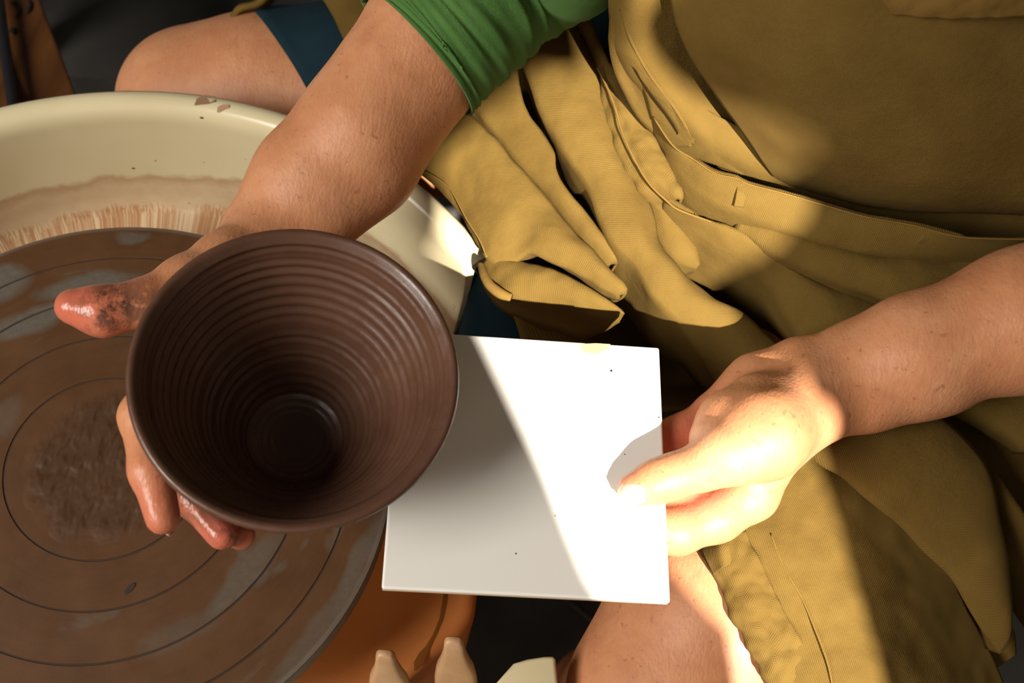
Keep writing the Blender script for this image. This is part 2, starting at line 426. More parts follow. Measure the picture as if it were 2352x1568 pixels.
sun_blocker([ab(U(1640, 1420, .02), .03, -.5), ab(U(1640, 1420, .02), .006, -.05), ab(U(1640, 1420, .02)), ab(U(1470, 1390, .09), .01), ab(U(1380, 1370, .1035)), ab(U(1245, 1060, .1035)), ab(U(1110, 770, .1035)), ab(U(1085, 714, .1035)), ab(U(985, 420, 0), .004), ab(U(1010, 350, .05)),
         ab(U(1180, 190, .07)), ab(U(1270, 110, .09)), ab(U(1330, 60, .10)), ab(U(1330, 60, .10), .01, .3)], -.16,
        'unseen sun blocker added on the bowl side behind the camera', -1)
sun_blocker([ab(U(2000, 1500, .045), .0, -.5), ab(U(2000, 1500, .045)), ab(U(1890, 1120, .06)), ab(U(1890, 930, .115)), ab(U(1830, 865, .12)), ab(U(1740, 610, .085)), ab(PL(1810, 430, .008), 0, -.01), ab(PL(1850, 340, .022)), ab(PL(1800, 285, .018)), ab(PL(1700, 240, .010)),
         ab(PL(1560, 190, -.009)), ab(PL(1470, 70, -.012)), ab(U(1330, 60, .10), .02, .05), ab(U(1330, 60, .10), .02, .3)], .95,
        'unseen sun blocker added on the forearm side behind the camera', 1)

# ------------------------------------------------------------------ potter's wheel
root = empty('potters_wheel', (0, 0, 0))
tag(root, "potter's wheel with clay-smeared metal wheel head on an orange body", 'pottery wheel')
C = Z0
prof = [(0, 0)]
for g in (.0606, .0912, .1219, .152):
    prof += [(g - .0008, 0), (g - .0003, -.0009), (g + .0003, -.0009), (g + .0008, 0)]
prof += [(.1758, 0), (.1772, -.0004), (.1778, -.0016), (.1778, -.018), (.1765, -.020), (.0, -.020)]
wh = lathe('wheel_head', prof, WHEEL, root, seg=220, origin=(0, 0, 0))
for p in wh.data.polygons: p.use_smooth = abs(p.normal.z) < .2
wh.location = (0, 0, C); tag(wh, 'round metal wheel head smeared with brown slip')
for gi, g in enumerate((.0606, .0912, .1219, .152)):
    gr = lathe('groove', [(g - .00055, -.00055), (g + .00055, -.00055)], GROOVE, wh, seg=200, origin=(0, 0, C))
# bat pin hole with its rusty stain
hp = U(298, 1352, 0)
bp = lathe('bat_pin_hole', [(0, .0003), (.0030, .0004), (.0040, .00045), (.0048, .0001)], GROOVE, wh, seg=20, origin=hp,
           mtx=Matrix.Rotation(math.radians(62), 4, 'Z') @ Matrix.Diagonal((1.0, .38, 1, 1)))
lathe('shaft', [(0, -.02), (.03, -.02), (.03, -.13), (0, -.13)], STEEL, root, seg=32, origin=(0, 0, C))
# orange body
ht = -.100
front = [U(1097, 1363, ht), U(1092, 1406, ht), U(1077, 1437, ht), U(1052, 1465, ht), U(1018, 1493, ht)]
fd = (U(932, 1567, ht) - U(1018, 1493, ht)).normalized()
poly = [U(1094, 1290, ht) + Vector((-.004, .22, 0)), U(1096, 1320, ht)] + front + [front[-1] + fd * .34, front[-1] + fd * .34 + Vector((-.14, .22, 0)), Vector((-.20, .24, 0))]
body = prism('wheel_body', [(p.x, p.y) for p in poly], C - .36, C + ht, ORANGE, root, bev=.010, segs=4); tag(body, 'orange painted wheel table with drip stains')
for p in body.data.polygons: p.use_smooth = len(p.vertices) == 4
for k, (dx, dy) in enumerate(((-.22, .1), (.12, .17), (-.08, -.16), (.10, -.05))):
    tube('leg', [Vector((dx, dy, C - .36)), Vector((dx * 1.05, dy * 1.05, 0.001))], [.02, .018], STEEL, root, seg=12)
# drip stain on the orange body: a thin dried film
L = [(1024, 1362), (1021, 1385), (1014, 1420), (1000, 1455), (984, 1483), (972, 1500), (963, 1520), (954, 1540)]
Wd_ = [5, 6, 5, 5, 6, 10, 12, 3]
vl, fc = [], []
for (x, y), q in zip(L, Wd_):
    vl += [U(x - q, y, ht + .0004), U(x, y, ht + .0007), U(x + q, y, ht + .0004)]
for i in range(len(L) - 1):
    fc += [(3 * i, 3 * i + 1, 3 * i + 4, 3 * i + 3), (3 * i + 1, 3 * i + 2, 3 * i + 5, 3 * i + 4)]
mesh_from('drip_stain', vl, fc, STAIN, body)

# ------------------------------------------------------------------ splash pan (back half, cut ends)
pan = empty('splash_pan', (0, 0, C))
tag(pan, 'cream enamelled half splash pan with brown slip bands behind the wheel head', 'splash pan')
pp = [(.2655, .0080), (.2672, .0135), (.2705, .0178), (.2755, .0198), (.2805, .0192), (.2838, .0165), (.2842, .0140), (.2825, .0128), (.2790, .0132), (.2745, .0125), (.2722, .0085),
      (.2700, -.023), (.2633, -.0766), (.2610, -.090), (.2540, -.0985), (.050, -.0985), (.050, -.095), (.2515, -.095), (.2570, -.090), (.2600, -.0766), (.2650, -.023), (.2652, .003)]
lathe('pan_shell', pp + [pp[0]], CREAM, pan, seg=150, a0=math.radians(43.9), a1=math.radians(224), origin=(0, 0, 0), close_ends=False)
ps = pan.children[0]; ps.location = (0, 0, C); ps.matrix_parent_inverse = Matrix.Translation((0, 0, -C))
bm = bmesh.new(); bm.from_mesh(ps.data); bm.verts.ensure_lookup_table(); k_ = len(pp) + 1; nv = len(bm.verts)
for off in (0, nv - k_):
    for fc_ in ([0, 1, 2, 10, 21], [2, 3, 4, 9, 10], [4, 5, 6, 7, 8, 9], [10, 11, 20, 21], [11, 12, 19, 20], [12, 13, 18, 19], [13, 14, 17, 18], [14, 15, 16, 17]):
        bm.faces.new([bm.verts[off + q] for q in fc_]).smooth = False
bmesh.ops.remove_doubles(bm, verts=bm.verts, dist=1e-6); bmesh.ops.recalc_face_normals(bm, faces=bm.faces); bm.to_mesh(ps.data); bm.free()
# dried slip smears on the rim
SMEAR = N('dried_slip').set((.36, .21, .115), .7)
def smear(pts, h, R0):
    """thin dried film lying on the pan's rim."""
    vv = []
    for x, y in pts:
        p = None
        for hh in np.linspace(.0215, -.05, 160):
            q = U(x, y, hh); r = math.hypot(q.x, q.y)
            # rim top surface height at this radius
            zs = [z for (rr, z) in pp[:7]]; rs = [rr for (rr, z) in pp[:7]]
            top = np.interp(r, rs, zs) if r >= .2655 else .008 - (.2655 - r) * 60
            if hh <= top + .0011: p = q; break
        vv.append(p if p else U(x, y, h))
    mesh_from('slip_smear', vv, [tuple(range(len(vv)))], SMEAR, ps)
smear([(446, 242), (452, 226), (470, 218), (497, 222), (494, 233), (480, 238), (462, 240)], .018, .28)
smear([(498, 258), (500, 245), (514, 239), (526, 241), (526, 247), (512, 252), (506, 259)], .018, .28)

# ------------------------------------------------------------------ thrown bowl
bc = Vector((.1315, .0100, .175 + C)); bn = Vector((.0958, -.0439, 1)).normalized()
bm_ = bn.to_track_quat('Z', 'Y').to_matrix().to_4x4()
R = .0804; Hb = .104
def outer(z):                    # z from 0 (rim) down to -Hb
    t = -z / Hb; return R - .0475 * t ** 1.12 - .003 * t
inn = []
nk = 150
for i in range(nk + 1):
    t = i / nk; z = -.0028 - t * (Hb - .0085)
    r = outer(z) - .0046 - .001 * t
    ph = t * 19.5 + .5 * math.sin(t * 9)
    rid = .00062 * (1 - abs(2 * (ph % 1) - 1)) ** .8 * (1.1 - .5 * t) + .0003 * math.sin(t * 97)
    inn.append((max(r - rid, .001), z))
zb = inn[-1][1]; rb = inn[-1][0]
flo = [(rb * (1 - k / 22) + (0 if k < 22 else 0), zb - .0055 * (1 - (1 - k / 22) ** 2.6) + .00035 * math.sin(k * 1.9) * (1 - k / 22)) for k in range(1, 23)]
rim = [(R - .0044, -.0012), (R - .0030, -.0001), (R - .0014, .0002), (R - .0002, -.0010), (R + .0002, -.0028)]
out = [(outer(-.0028 - (Hb - .0028) * i / 60) + .0003 * math.sin(i * 1.9), -.0028 - (Hb - .0028) * i / 60) for i in range(1, 61)]
foot = [(outer(-Hb) - .002, -Hb - .0042), (0, -Hb - .0042)]
bprof = list(reversed(flo)) + list(reversed(inn)) + rim + out + foot
bowl = lathe('clay_bowl', bprof, CLAY, None, seg=200, origin=bc, mtx=bm_)
tag(bowl, 'dark brown freshly thrown clay bowl with ringed inside, held over the wheel head', 'bowl')

# ------------------------------------------------------------------ white tile
tc = [U(917, 757, .1035), U(1512, 797, .1035), U(1537, 1383, .1035), U(888, 1352, .1035)]
cen = sum(tc, Vector()) / 4; xd = ((tc[1] - tc[0]) + (tc[2] - tc[3])).normalized()
tile = empty('ceramic_tile', (cen.x, cen.y, C + .097)); tag(tile, 'square white glazed ceramic tile held flat between thumb and fingers', 'tile')
a = math.atan2(xd.y, xd.x)
t1 = box('glazed_face', cen.x, cen.y, C + .1018, .1508, .1508, .0034, TILE, tile, bev=.0014, rot=a, segs=4)
for p in t1.data.polygons: p.use_smooth = False
t2 = box('tile_back', cen.x, cen.y, C + .0986, .1500, .1500, .0030, BISQ, tile, bev=.0005, rot=a); tag(t2, 'unglazed tan back of the tile')
def film(name, pts, h, mat, parent):
    return mesh_from(name, [U(x, y, h) for x, y in pts], [tuple(range(len(pts)))], mat, parent, False)
PEACH = N('pale_clay_smear').set((.70, .36, .15), .5)
film('clay_smear', [(1333, 790), (1368, 788), (1402, 790), (1398, 800), (1372, 812), (1345, 810), (1334, 800)], .10362, PEACH, t1)
for x, y, r_ in ((1404, 851, 3.2), (1513, 958, 2), (1435, 1043, 1.5), (1275, 1184, 1.5), (1185, 1271, 2)):
    film('glaze_speck', [(x + r_ * math.cos(k * 1.05), y + r_ * math.sin(k * 1.05)) for k in range(6)], .10362, INK, t1)

# ------------------------------------------------------------------ cream tray with prongs in front of the wheel
tray = empty('tool_tray', (0, 0, 0)); tag(tray, 'cream plastic tray with upright prongs at the front edge of the wheel', 'tray')
def prong(tip, base, w0, w1, hz):
    p0 = U(*tip, hz); dn = U(base[0], base[1], hz - .045)
    dn.x, dn.y = p0.x + (dn.x - p0.x) * .5, p0.y + (dn.y - p0.y) * .5
    ax = Vector((1, .12, 0)).normalized(); ay = Vector((-.12, 1, 0)); verts, faces = [], []
    prof_ = [(-.0, .55), (.0015, .82), (.004, .96), (.012, 1.05), (.025, 1.45), (.034, 1.9), (.05, 2.2), (.08, 2.3)]
    ring = []
    for k in range(16):
        a_ = 2 * math.pi * k / 16; c_, s_ = math.cos(a_), math.sin(a_)
        ring.append((math.copysign(abs(c_) ** .5, c_), math.copysign(abs(s_) ** .5, s_)))
    for d_, f_ in prof_:
        cpos = p0 + Vector((dn.x - p0.x, dn.y - p0.y, 0)) * (d_ / .045) - Vector((0, 0, d_))
        for cx_, cy_ in ring: verts.append(cpos + ax * cx_ * w0 * f_ + ay * cy_ * .0035 * min(1.3, f_))
    for i in range(len(prof_) - 1):
        for k in range(16):
            a_, b_ = i * 16 + k, i * 16 + (k + 1) % 16; faces.append((a_, b_, b_ + 16, a_ + 16))
    faces += [tuple(reversed(range(16))), tuple(range(len(verts) - 16, len(verts)))]
    mesh_from('prong', verts, faces, PRONG, tray)
prong((884, 1500), (905, 1600), .0060, .01, .0)
prong((1042, 1470), (1060, 1590), .0062, .01, .0)
tw = U(980, 1700, -.06)
tp = [U(1120, 1590, -.02), U(1180, 1522, -.02), U(1212, 1512, -.02), U(1250, 1506, -.02), U(1270, 1505, -.02), U(1277, 1512, -.02), U(1284, 1590, -.02), U(1250, 1700, -.02), U(1130, 1720, -.02)]
tcorn = prism('tray_corner', [(p.x, p.y) for p in tp], C - .075, C - .02, CREAM2, tray, bev=.0025, segs=3)
box('tray_base', tw.x + .005, tw.y - .012, C - .085, .14, .05, .02, CREAM2, tray, bev=.004)
tube('bracket', [Vector((tw.x, tw.y, C - .09)), Vector((tw.x - .08, tw.y + .05, C - .20))], [.012, .012], STEEL, tray, seg=10)

# ------------------------------------------------------------------ person: one body grown from rounded limbs
class Field:
    def __init__(s): s.p = []
    def cone(s, a, b, ra, rb, k=.008): s.p.append((np.array(a, float), np.array(b, float), ra, rb, k))
    def chain(s, pts, rad, k=.008):
        for i in range(len(pts) - 1): s.cone(pts[i], pts[i + 1], rad[i], rad[i + 1], k)
    @staticmethod
    def dist(P, pr):
        a, b, ra, rb, k = pr; ba = b - a; L2 = max(1e-12, ba @ ba)
        pa = P - a; t = np.clip((pa @ ba) / L2, 0, 1)
        q = pa - t[:, None] * ba
        return np.sqrt((q * q).sum(1)) - (ra + (rb - ra) * t)
    def eval(s, P, idx):
        d = None
        for i in idx:
            e = s.dist(P, s.p[i]); k = s.p[i][4]
            if d is None: d = e
            else:
                h = np.maximum(k - np.abs(d - e), 0) / k
                d = np.minimum(d, e) - h * h * k * .25
        return d
    def mesh(s, vox, B=14, margin=.012):
        lo = np.min([np.minimum(a, b) - max(ra, rb) for a, b, ra, rb, k in s.p], 0) - .02
        hi = np.max([np.maximum(a, b) + max(ra, rb) for a, b, ra, rb, k in s.p], 0) + .02
        bs = B * vox; nb = np.ceil((hi - lo) / bs).astype(int); hd = bs * math.sqrt(3) / 2
        cen = lo + (np.stack(np.meshgrid(*[np.arange(n) for n in nb], indexing='ij'), -1).reshape(-1, 3) + .5) * bs
        D = np.stack([s.dist(cen, pr) for pr in s.p], 1)
        cand = (D.min(1) < hd + margin) & (D.min(1) > -(hd + margin) - .02)
        bidx = np.stack(np.meshgrid(*[np.arange(n) for n in nb], indexing='ij'), -1).reshape(-1, 3)
        G = np.stack(np.meshgrid(*[np.arange(-1, B + 2)] * 3, indexing='ij'), -1).reshape(-1, 3); S = B + 3
        NX = nb * B + 4
        keyf = lambda I: (I[..., 0] + 2) * (NX[1] + 4) * (NX[2] + 4) + (I[..., 1] + 2) * (NX[2] + 4) + (I[..., 2] + 2)
        keys, verts, quads = [], [], []
        corner = np.array([(i, j, k) for i in (0, 1) for j in (0, 1) for k in (0, 1)])
        edges = [(a, b) for a in range(8) for b in range(a + 1, 8) if np.abs(corner[a] - corner[b]).sum() == 1]
        for q in np.nonzero(cand)[0]:
            idx = np.nonzero(D[q] < hd + margin + .01)[0]
            if len(idx) == 0: continue
            base = bidx[q] * B
            F = s.eval(lo + (base + G) * vox, idx)
            if F.min() > 0 or F.max() < 0: continue
            F = F.reshape(S, S, S)
            V = F[1:, 1:, 1:][:B + 1, :B + 1, :B + 1]           # samples 0..B
            c8 = np.stack([V[c[0]:c[0] + B, c[1]:c[1] + B, c[2]:c[2] + B] for c in corner], -1)
            neg = c8 < 0; act = neg.any(-1) & ~neg.all(-1)
            if act.any():
                I = np.stack(np.nonzero(act), 1); cv = c8[act]; acc = np.zeros((len(I), 3)); cnt = np.zeros(len(I))
                for a, b in edges:
                    m = (cv[:, a] < 0) != (cv[:, b] < 0); 
                    if not m.any(): continue
                    t = cv[m, a] / (cv[m, a] - cv[m, b]); acc[m] += corner[a] + t[:, None] * (corner[b] - corner[a]); cnt[m] += 1
                verts.append(lo + (base + I + acc / cnt[:, None]) * vox); keys.append(keyf(base + I))
            X = V[:B, :B, :B] < 0
            for ax, (o1, o2) in enumerate((((0, -1, 0), (0, 0, -1)), ((0, 0, -1), (-1, 0, 0)), ((-1, 0, 0), (0, -1, 0)))):
                sl = [slice(0, B)] * 3; sl[ax] = slice(1, B + 1); Y = V[tuple(sl)] < 0
                ch = np.nonzero(X != Y)
                if len(ch[0]) == 0: continue
                I = np.stack(ch, 1) + base; o1_, o2_ = np.array(o1), np.array(o2)
                Q = np.stack([keyf(I), keyf(I + o1_), keyf(I + o1_ + o2_), keyf(I + o2_)], 1)
                fl_ = X[ch]; Q[~fl_] = Q[~fl_][:, ::-1]; quads.append(Q)
        K = np.concatenate(keys); Vv = np.concatenate(verts); Q = np.concatenate(quads)
        o = np.argsort(K); K = K[o]; Vv = Vv[o]
        J = np.searchsorted(K, Q); J = np.clip(J, 0, len(K) - 1); ok = (K[J] == Q).all(1); J = J[ok]
        e = np.concatenate([J[:, [0, 1]], J[:, [1, 2]], J[:, [2, 3]], J[:, [3, 0]]]); e.sort(1); e = np.unique(e, axis=0)
        for it in range(3):
            lam = .5 if it != 1 else -.3
            acc = np.zeros_like(Vv); cnt = np.zeros(len(Vv))
            for a, b in ((0, 1), (1, 0)):
                for c in range(3): acc[:, c] += np.bincount(e[:, a], Vv[e[:, b], c], len(Vv))
                cnt += np.bincount(e[:, a], minlength=len(Vv))
            Vv = Vv + lam * (acc / np.maximum(cnt, 1)[:, None] - Vv)
        return Vv, J

f = Field()
def UU(*p): return tuple(U(*p))
# torso and legs (mostly under the clothes)
pel = Wd(.44, .41, -.02)
f.cone(Wd(.36, .42, -.03), Wd(.52, .40, -.03), .095, .095, .03)
f.cone(Wd(.44, .42, 0), Wd(.43, .42, .22), .115, .115, .05)
f.cone(Wd(.38, .42, .28), Wd(.50, .42, .28), .10, .10, .05)
f.cone(Wd(.31, .42, .40), Wd(.57, .42, .40), .06, .06, .05)
f.cone(Wd(.44, .41, .40), Wd(.43, .38, .53), .055, .05, .03)           # neck
f.cone(Wd(.43, .36, .60), Wd(.43, .37, .67), .070, .078, .02)          # head
f.cone(Wd(.43, .315, .585), Wd(.43, .33, .62), .035, .04, .02)         # face and jaw
f.cone(Wd(.43, .275, .60), Wd(.43, .288, .625), .009, .007, .01)       # nose
f.cone(Wd(.355, .375, .62), Wd(.357, .378, .645), .010, .012, .006); f.cone(Wd(.505, .375, .62), Wd(.503, .378, .645), .010, .012, .006)   # ears
# right leg
f.chain([Wd(.36, .42, -.035), Wd(.14, .398, -.066), Wd(-.02, .372, -.090), Wd(-.075, .362, -.100)], [.095, .078, .066, .060], .03)
f.chain([Wd(-.075, .362, -.105), Wd(-.08, .385, -.25), Wd(-.07, .42, -.47), Wd(-.13, .36, -.525)], [.060, .052, .035, .030], .02)
# left leg
f.chain([Wd(.52, .40, -.035), Wd(.465, .16, -.025), Wd(.405, .01, -.040), Wd(.375, -.055, -.055)], [.095, .082, .068, .060], .03)
f.chain([Wd(.375, -.055, -.06), Wd(.37, -.03, -.26), Wd(.38, .01, -.47), Wd(.35, -.06, -.525)], [.058, .050, .035, .030], .02)
# right arm
f.chain([Wd(.29, .42, .40), Wd(.225, .34, .25), U(1250, -150, .165)], [.055, .05, .046], .02)
f.chain([U(1250, -150, .165), U(985, 95, .148), U(830, 305, .128), U(720, 440, .110), U(640, 545, .098)], [.046, .0405, .0345, .0285, .0235], .012)
f.chain([U(880, 190, .140), U(690, 400, .112), U(590, 520, .102)], [.030, .025, .019], .015)
f.chain([U(990, 205, .138), U(850, 396, .112), U(715, 530, .098)], [.022, .0235, .020], .015)
# right hand, cupped under the bowl
f.chain([U(640, 545, .098), U(560, 690, .095), U(480, 830, .092)], [.024, .021, .016], .012)
f.chain([U(690, 550, .095), U(640, 700, .080), U(590, 880, .070)], [.020, .018, .013], .010)
f.chain([U(590, 560, .102), U(480, 720, .102), U(385, 840, .110)], [.020, .017, .0135], .010)
f.chain([U(385, 840, .118), U(327, 955, .140), U(347, 1080, .143), U(374, 1188, .138)], [.0125, .0112, .0102, .0086], .006)
f.chain([U(450, 850, .096), U(400, 1010, .102), U(448, 1145, .106), U(510, 1225, .106)], [.013, .0112, .0100, .0085], .005)
f.chain([U(525, 870, .076), U(480, 1040, .080), U(515, 1160, .088), U(553, 1229, .094)], [.0125, .0108, .0094, .0080], .005)
f.chain([U(590, 885, .072), U(590, 1040, .058), U(620, 1130, .056)], [.0115, .0098, .0080], .005)
f.chain([U(620, 550, .104), U(520, 605, .116), U(425, 650, .126), U(330, 695, .132), U(235, 714, .134), U(168, 704, .135)], [.021, .0180, .0142, .0118, .0128, .0098], .008)
# left arm
f.chain([Wd(.59, .42, .40), Wd(.66, .32, .27), U(2780, 590, .165)], [.055, .048, .045], .02)
f.chain([U(2780, 590, .165), U(2352, 735, .137), U(2100, 815, .118), U(1890, 890, .102)], [.045, .0405, .0335, .0235], .012)
f.chain([U(2100, 780, .112), U(1960, 820, .104), U(1850, 855, .098)], [.024, .019, .0185], .010)
f.chain([U(2150, 860, .112), U(1990, 905, .106), U(1890, 925, .103)], [.024, .0205, .0200], .010)
# left hand: palm
f.chain([U(1880, 890, .100), U(1790, 985, .096), U(1725, 1130, .086)], [.021, .020, .0155], .010)
f.chain([U(1855, 880, .096), U(1750, 985, .088), U(1685, 1080, .080)], [.019, .0175, .014], .010)
f.chain([U(1840, 862, .094), U(1720, 940, .086), U(1645, 1010, .080)], [.0185, .0165, .0125], .010)
f.chain([U(1830, 850, .094), U(1735, 880, .090), U(1640, 945, .086)], [.0170, .0160, .0118], .010)
# thenar and thumb lying on the tile
f.chain([U(1850, 925, .107), U(1750, 1000, .127), U(1672, 1043, .128)], [.0230, .0225, .0165], .014)
f.chain([U(1735, 935, .112), U(1672, 975, .116), U(1632, 1010, .118)], [.0190, .0165, .0115], .010)
f.chain([U(1672, 1043, .128), U(1610, 1073, .1225), U(1548, 1092, .1172), U(1505, 1107, .1150), U(1457, 1125, .1132)], [.0160, .0122, .0114, .0112, .0093], .006)
# fingers under the tile
f.chain([U(1725, 1135, .086), U(1645, 1185, .083), U(1555, 1218, .0825), U(1420, 1200, .0845), U(1330, 1165, .0870)], [.0150, .0142, .0132, .0105, .0085], .006)
f.chain([U(1685, 1080, .080), U(1550, 1125, .081), U(1410, 1120, .0845), U(1320, 1095, .0868)], [.0135, .0118, .0100, .0085], .006)
f.chain([U(1645, 1010, .080), U(1540, 1045, .081), U(1420, 1050, .0845), U(1340, 1035, .0868)], [.0120, .0112, .0100, .0085], .005)
f.chain([U(1640, 950, .086), U(1565, 992, .0845), U(1490, 1010, .085), U(1425, 1005, .0870)], [.0112, .0102, .0092, .0080], .005)
V_, Q_ = f.mesh(.002)
me = bpy.data.meshes.new('body'); me.vertices.add(len(V_)); me.vertices.foreach_set('co', V_.astype(np.float32).reshape(-1))
me.loops.add(len(Q_) * 4); me.loops.foreach_set('vertex_index', Q_.astype(np.int32).reshape(-1))
me.polygons.add(len(Q_)); me.polygons.foreach_set('loop_start', np.arange(0, len(Q_) * 4, 4, dtype=np.int32))
me.update(calc_edges=True); me.validate()
smooth(me)
def vattr(nm, blobs):
    acc = np.zeros(len(V_), np.float32)
    for p, s_, k_ in blobs:
        acc = np.maximum(acc, k_ * np.exp(-((V_ - np.array(p)) ** 2).sum(1) / (s_ * s_)))
    at = me.attributes.new(nm, 'FLOAT', 'POINT'); at.data.foreach_set('value', acc)
vattr('flush', [(U(180, 710, .14), .030, 1), (U(365, 1190, .125), .030, 1), (U(510, 1220, .11), .03, 1), (U(553, 1230, .108), .02, 1), (U(345, 1080, .125), .02, .6),
                (U(1560, 990, .09), .022, .8), (U(1600, 1150, .09), .016, .7), (U(1430, 1105, .115), .008, .6), (U(1640, 940, .095), .02, .4)])
vattr('clay', [(U(265, 700, .15), .020, 1.0), (U(300, 720, .15), .016, 1), (U(540, 1245, .11), .010, .7), (U(450, 1150, .11), .012, .8)])
vattr('wet', [(U(180, 700, .14), .05, 1), (U(365, 1190, .12), .04, .8), (U(510, 1220, .11), .04, 1), (U(1560, 990, .09), .02, .5)])
person = empty('person', (.44, .41, 0)); tag(person, 'seated person in olive canvas apron holding a clay bowl and a white tile', 'person')
bodyo = link('body', me, SKIN, person)
# nails
def nail(c, along, nrm, ln, wd, curve=.003):
    z = nrm.normalized(); y = along.normalized(); y = (y - z * y.dot(z)).normalized(); x = y.cross(z); vv, ff = [], []; nu_, nv_ = 9, 9
    for i in range(nv_):
        v = i / (nv_ - 1) * 2 - 1
        for j in range(nu_):
            u_ = j / (nu_ - 1) * 2 - 1
            s_ = (1 - max(0, abs(v) - .35) ** 2 * .75 / .42 * .8)
            vv.append(c + x * u_ * wd / 2 * s_ + y * v * ln / 2 - z * (curve * u_ * u_ + .0006 * v * v))
    for i in range(nv_ - 1):
        for j in range(nu_ - 1): ff.append((i * nu_ + j, i * nu_ + j + 1, (i + 1) * nu_ + j + 1, (i + 1) * nu_ + j))
    o = mesh_from('fingernail', vv, ff, NAIL, person); md = o.modifiers.new('s', 'SOLIDIFY'); md.thickness = .0006; md.offset = -1
    return o
ta = U(1440, 1130, .12) - U(1530, 1098, .12)
nail(U(1456, 1128, .1226), ta, Vector((-.12, -.22, 1)), .0165, .0138, .0042)
for c_, d_, n_ in (((372, 1218, .112), (U(373, 1190, .118) - U(345, 1080, .122)), Vector((-.45, -.75, -.45))),):
    nail(U(*c_), d_, n_, .011, .010, .0025)
# hair (out of frame, above)
HAIR = N('grey_hair').set((.22, .19, .16), .6)
hs = Field(); hs.cone(Wd(.43, .385, .64), Wd(.43, .40, .68), .080, .078, .02); hs.cone(Wd(.43, .44, .60), Wd(.43, .45, .55), .045, .03, .03)
hv, hq = hs.mesh(.006); mesh_from('hair', hv.tolist(), hq.tolist(), HAIR, person)

# ------------------------------------------------------------------ green top: gathered sleeve on the right arm, body of the shirt
def sleeve():
    ringsC = [(U(957, 122, .146), .0498, .0), (U(978, 95, .149), .0502, .2), (U(1015, 58, .154), .0510, .5), (U(1060, 10, .160), .0515, 1), (U(1110, -40, .163), .052, 1.4), (U(1180, -110, .170), .056, 1.6),
              (U(1260, -170, .19), .060, 1.5), (Wd(.225, .35, .27), .066, 1), (Wd(.28, .42, .40), .075, .5)]
    P = [c for c, _, _ in ringsC]; n = 110; k = len(P); rv = [Vector((r, g, 0)) for _, r, g in ringsC]; G = []
    hemdir = (U(1097, 248, .15) - U(856, -4, .15)).normalized()
    for i in range(n):
        t = (k - 1) * (i / (n - 1)) ** 1.25; p = cr(P, t); d = (cr(P, min(k - 1, t + .05)) - cr(P, max(0, t - .05))).normalized(); rr = cr(rv, t)
        x = Vector((0, 0, 1)).cross(d).normalized(); y = d.cross(x); row = []
        shear = max(0, 1 - t / 5)
        for s in range(97):
            a = 2 * math.pi * s / 96; cx, sy = math.cos(a), math.sin(a)
            fold = .0018 * rr.y * math.sin(t * 9 + 2.2 * cx + 1.3 * math.sin(a * 2)) * (.35 + .65 * max(0, -cx)) + .0009 * rr.y * math.sin(t * 21 + 3 * sy)
            lip = .0012 * math.exp(-((t - .25) / .08) ** 2) * -1
            q = p + (x * cx + y * sy * .93) * (rr.x + fold + lip)
            q += d * (.010 * cx) * shear
            row.append(q)
        G.append(row)
    return grid_mesh('shirt_sleeve', G, GREEN, person, thick=.0015)
slv = sleeve(); tag(slv, 'green jersey sleeve pushed up to the elbow')
sh = Field(); sh.cone(Wd(.44, .425, .06), Wd(.43, .425, .24), .125, .125, .05); sh.cone(Wd(.38, .425, .28), Wd(.50, .425, .28), .112, .112, .05); sh.cone(Wd(.31, .425, .40), Wd(.57, .425, .40), .068, .068, .05)
sh.chain([Wd(.59, .42, .40), Wd(.655, .33, .285)], [.066, .060], .02)
sv_, sq_ = sh.mesh(.006); mesh_from('shirt_body', sv_.tolist(), sq_.tolist(), GREEN, person)

# ------------------------------------------------------------------ blue shorts
shorts = empty('shorts', (.3, .35, Z0)); shorts.parent = person; bpy.context.view_layer.update(); shorts.matrix_parent_inverse = person.matrix_world.inverted()
def short_leg(name, cs, rs, cut):
    n = 46; k = len(cs); G = []; rv = [Vector((r, 0, 0)) for r in rs]
    for i in range(n):
        t = (k - 1) * i / (n - 1); p = cr(cs, t); d = (cr(cs, min(k - 1, t + .05)) - cr(cs, max(0, t - .05))).normalized(); r_ = cr(rv, t).x
        x = Vector((0, 0, 1)).cross(d).normalized(); y = d.cross(x); row = []
        for s in range(65):
            a = 2 * math.pi * s / 64
            q = p + (x * math.cos(a) + y * math.sin(a)) * (r_ + .0016 * math.sin(3 * a + t * 3) + .001 * math.sin(t * 16 + 2 * a))
            q += d * cut * math.cos(a) * max(0, 1 - t)
            row.append(q)
        G.append(row)
    return grid_mesh(name, G, DENIM, shorts, thick=.0016)
short_leg('shorts_leg', [Wd(.010, .377, -.084), Wd(.14, .399, -.064), Wd(.25, .412, -.044), Wd(.36, .42, -.03)], [.0735, .083, .091, .099], -.046)
short_leg('shorts_leg', [Wd(.475, .19, -.024), Wd(.49, .26, -.022), Wd(.51, .34, -.028), Wd(.52, .40, -.03)], [.086, .090, .095, .099], 0)
sheet('shorts_lap', [[U(1080, 590, -.03), U(1105, 600, .008), U(1180, 600, .01), U(1300, 600, -.01)],
                     [U(1062, 690, -.07), U(1095, 690, -.010), U(1200, 700, -.004), U(1320, 700, -.03)],
                     [U(1042, 780, -.082), U(1090, 800, -.03), U(1220, 800, -.02), U(1340, 800, -.06)],
                     [U(1036, 900, -.088), U(1090, 900, -.075), U(1220, 900, -.07), U(1340, 900, -.085)]], DENIM, shorts, 40, 40, wr=.0015)
tag(shorts, 'blue cotton shorts')

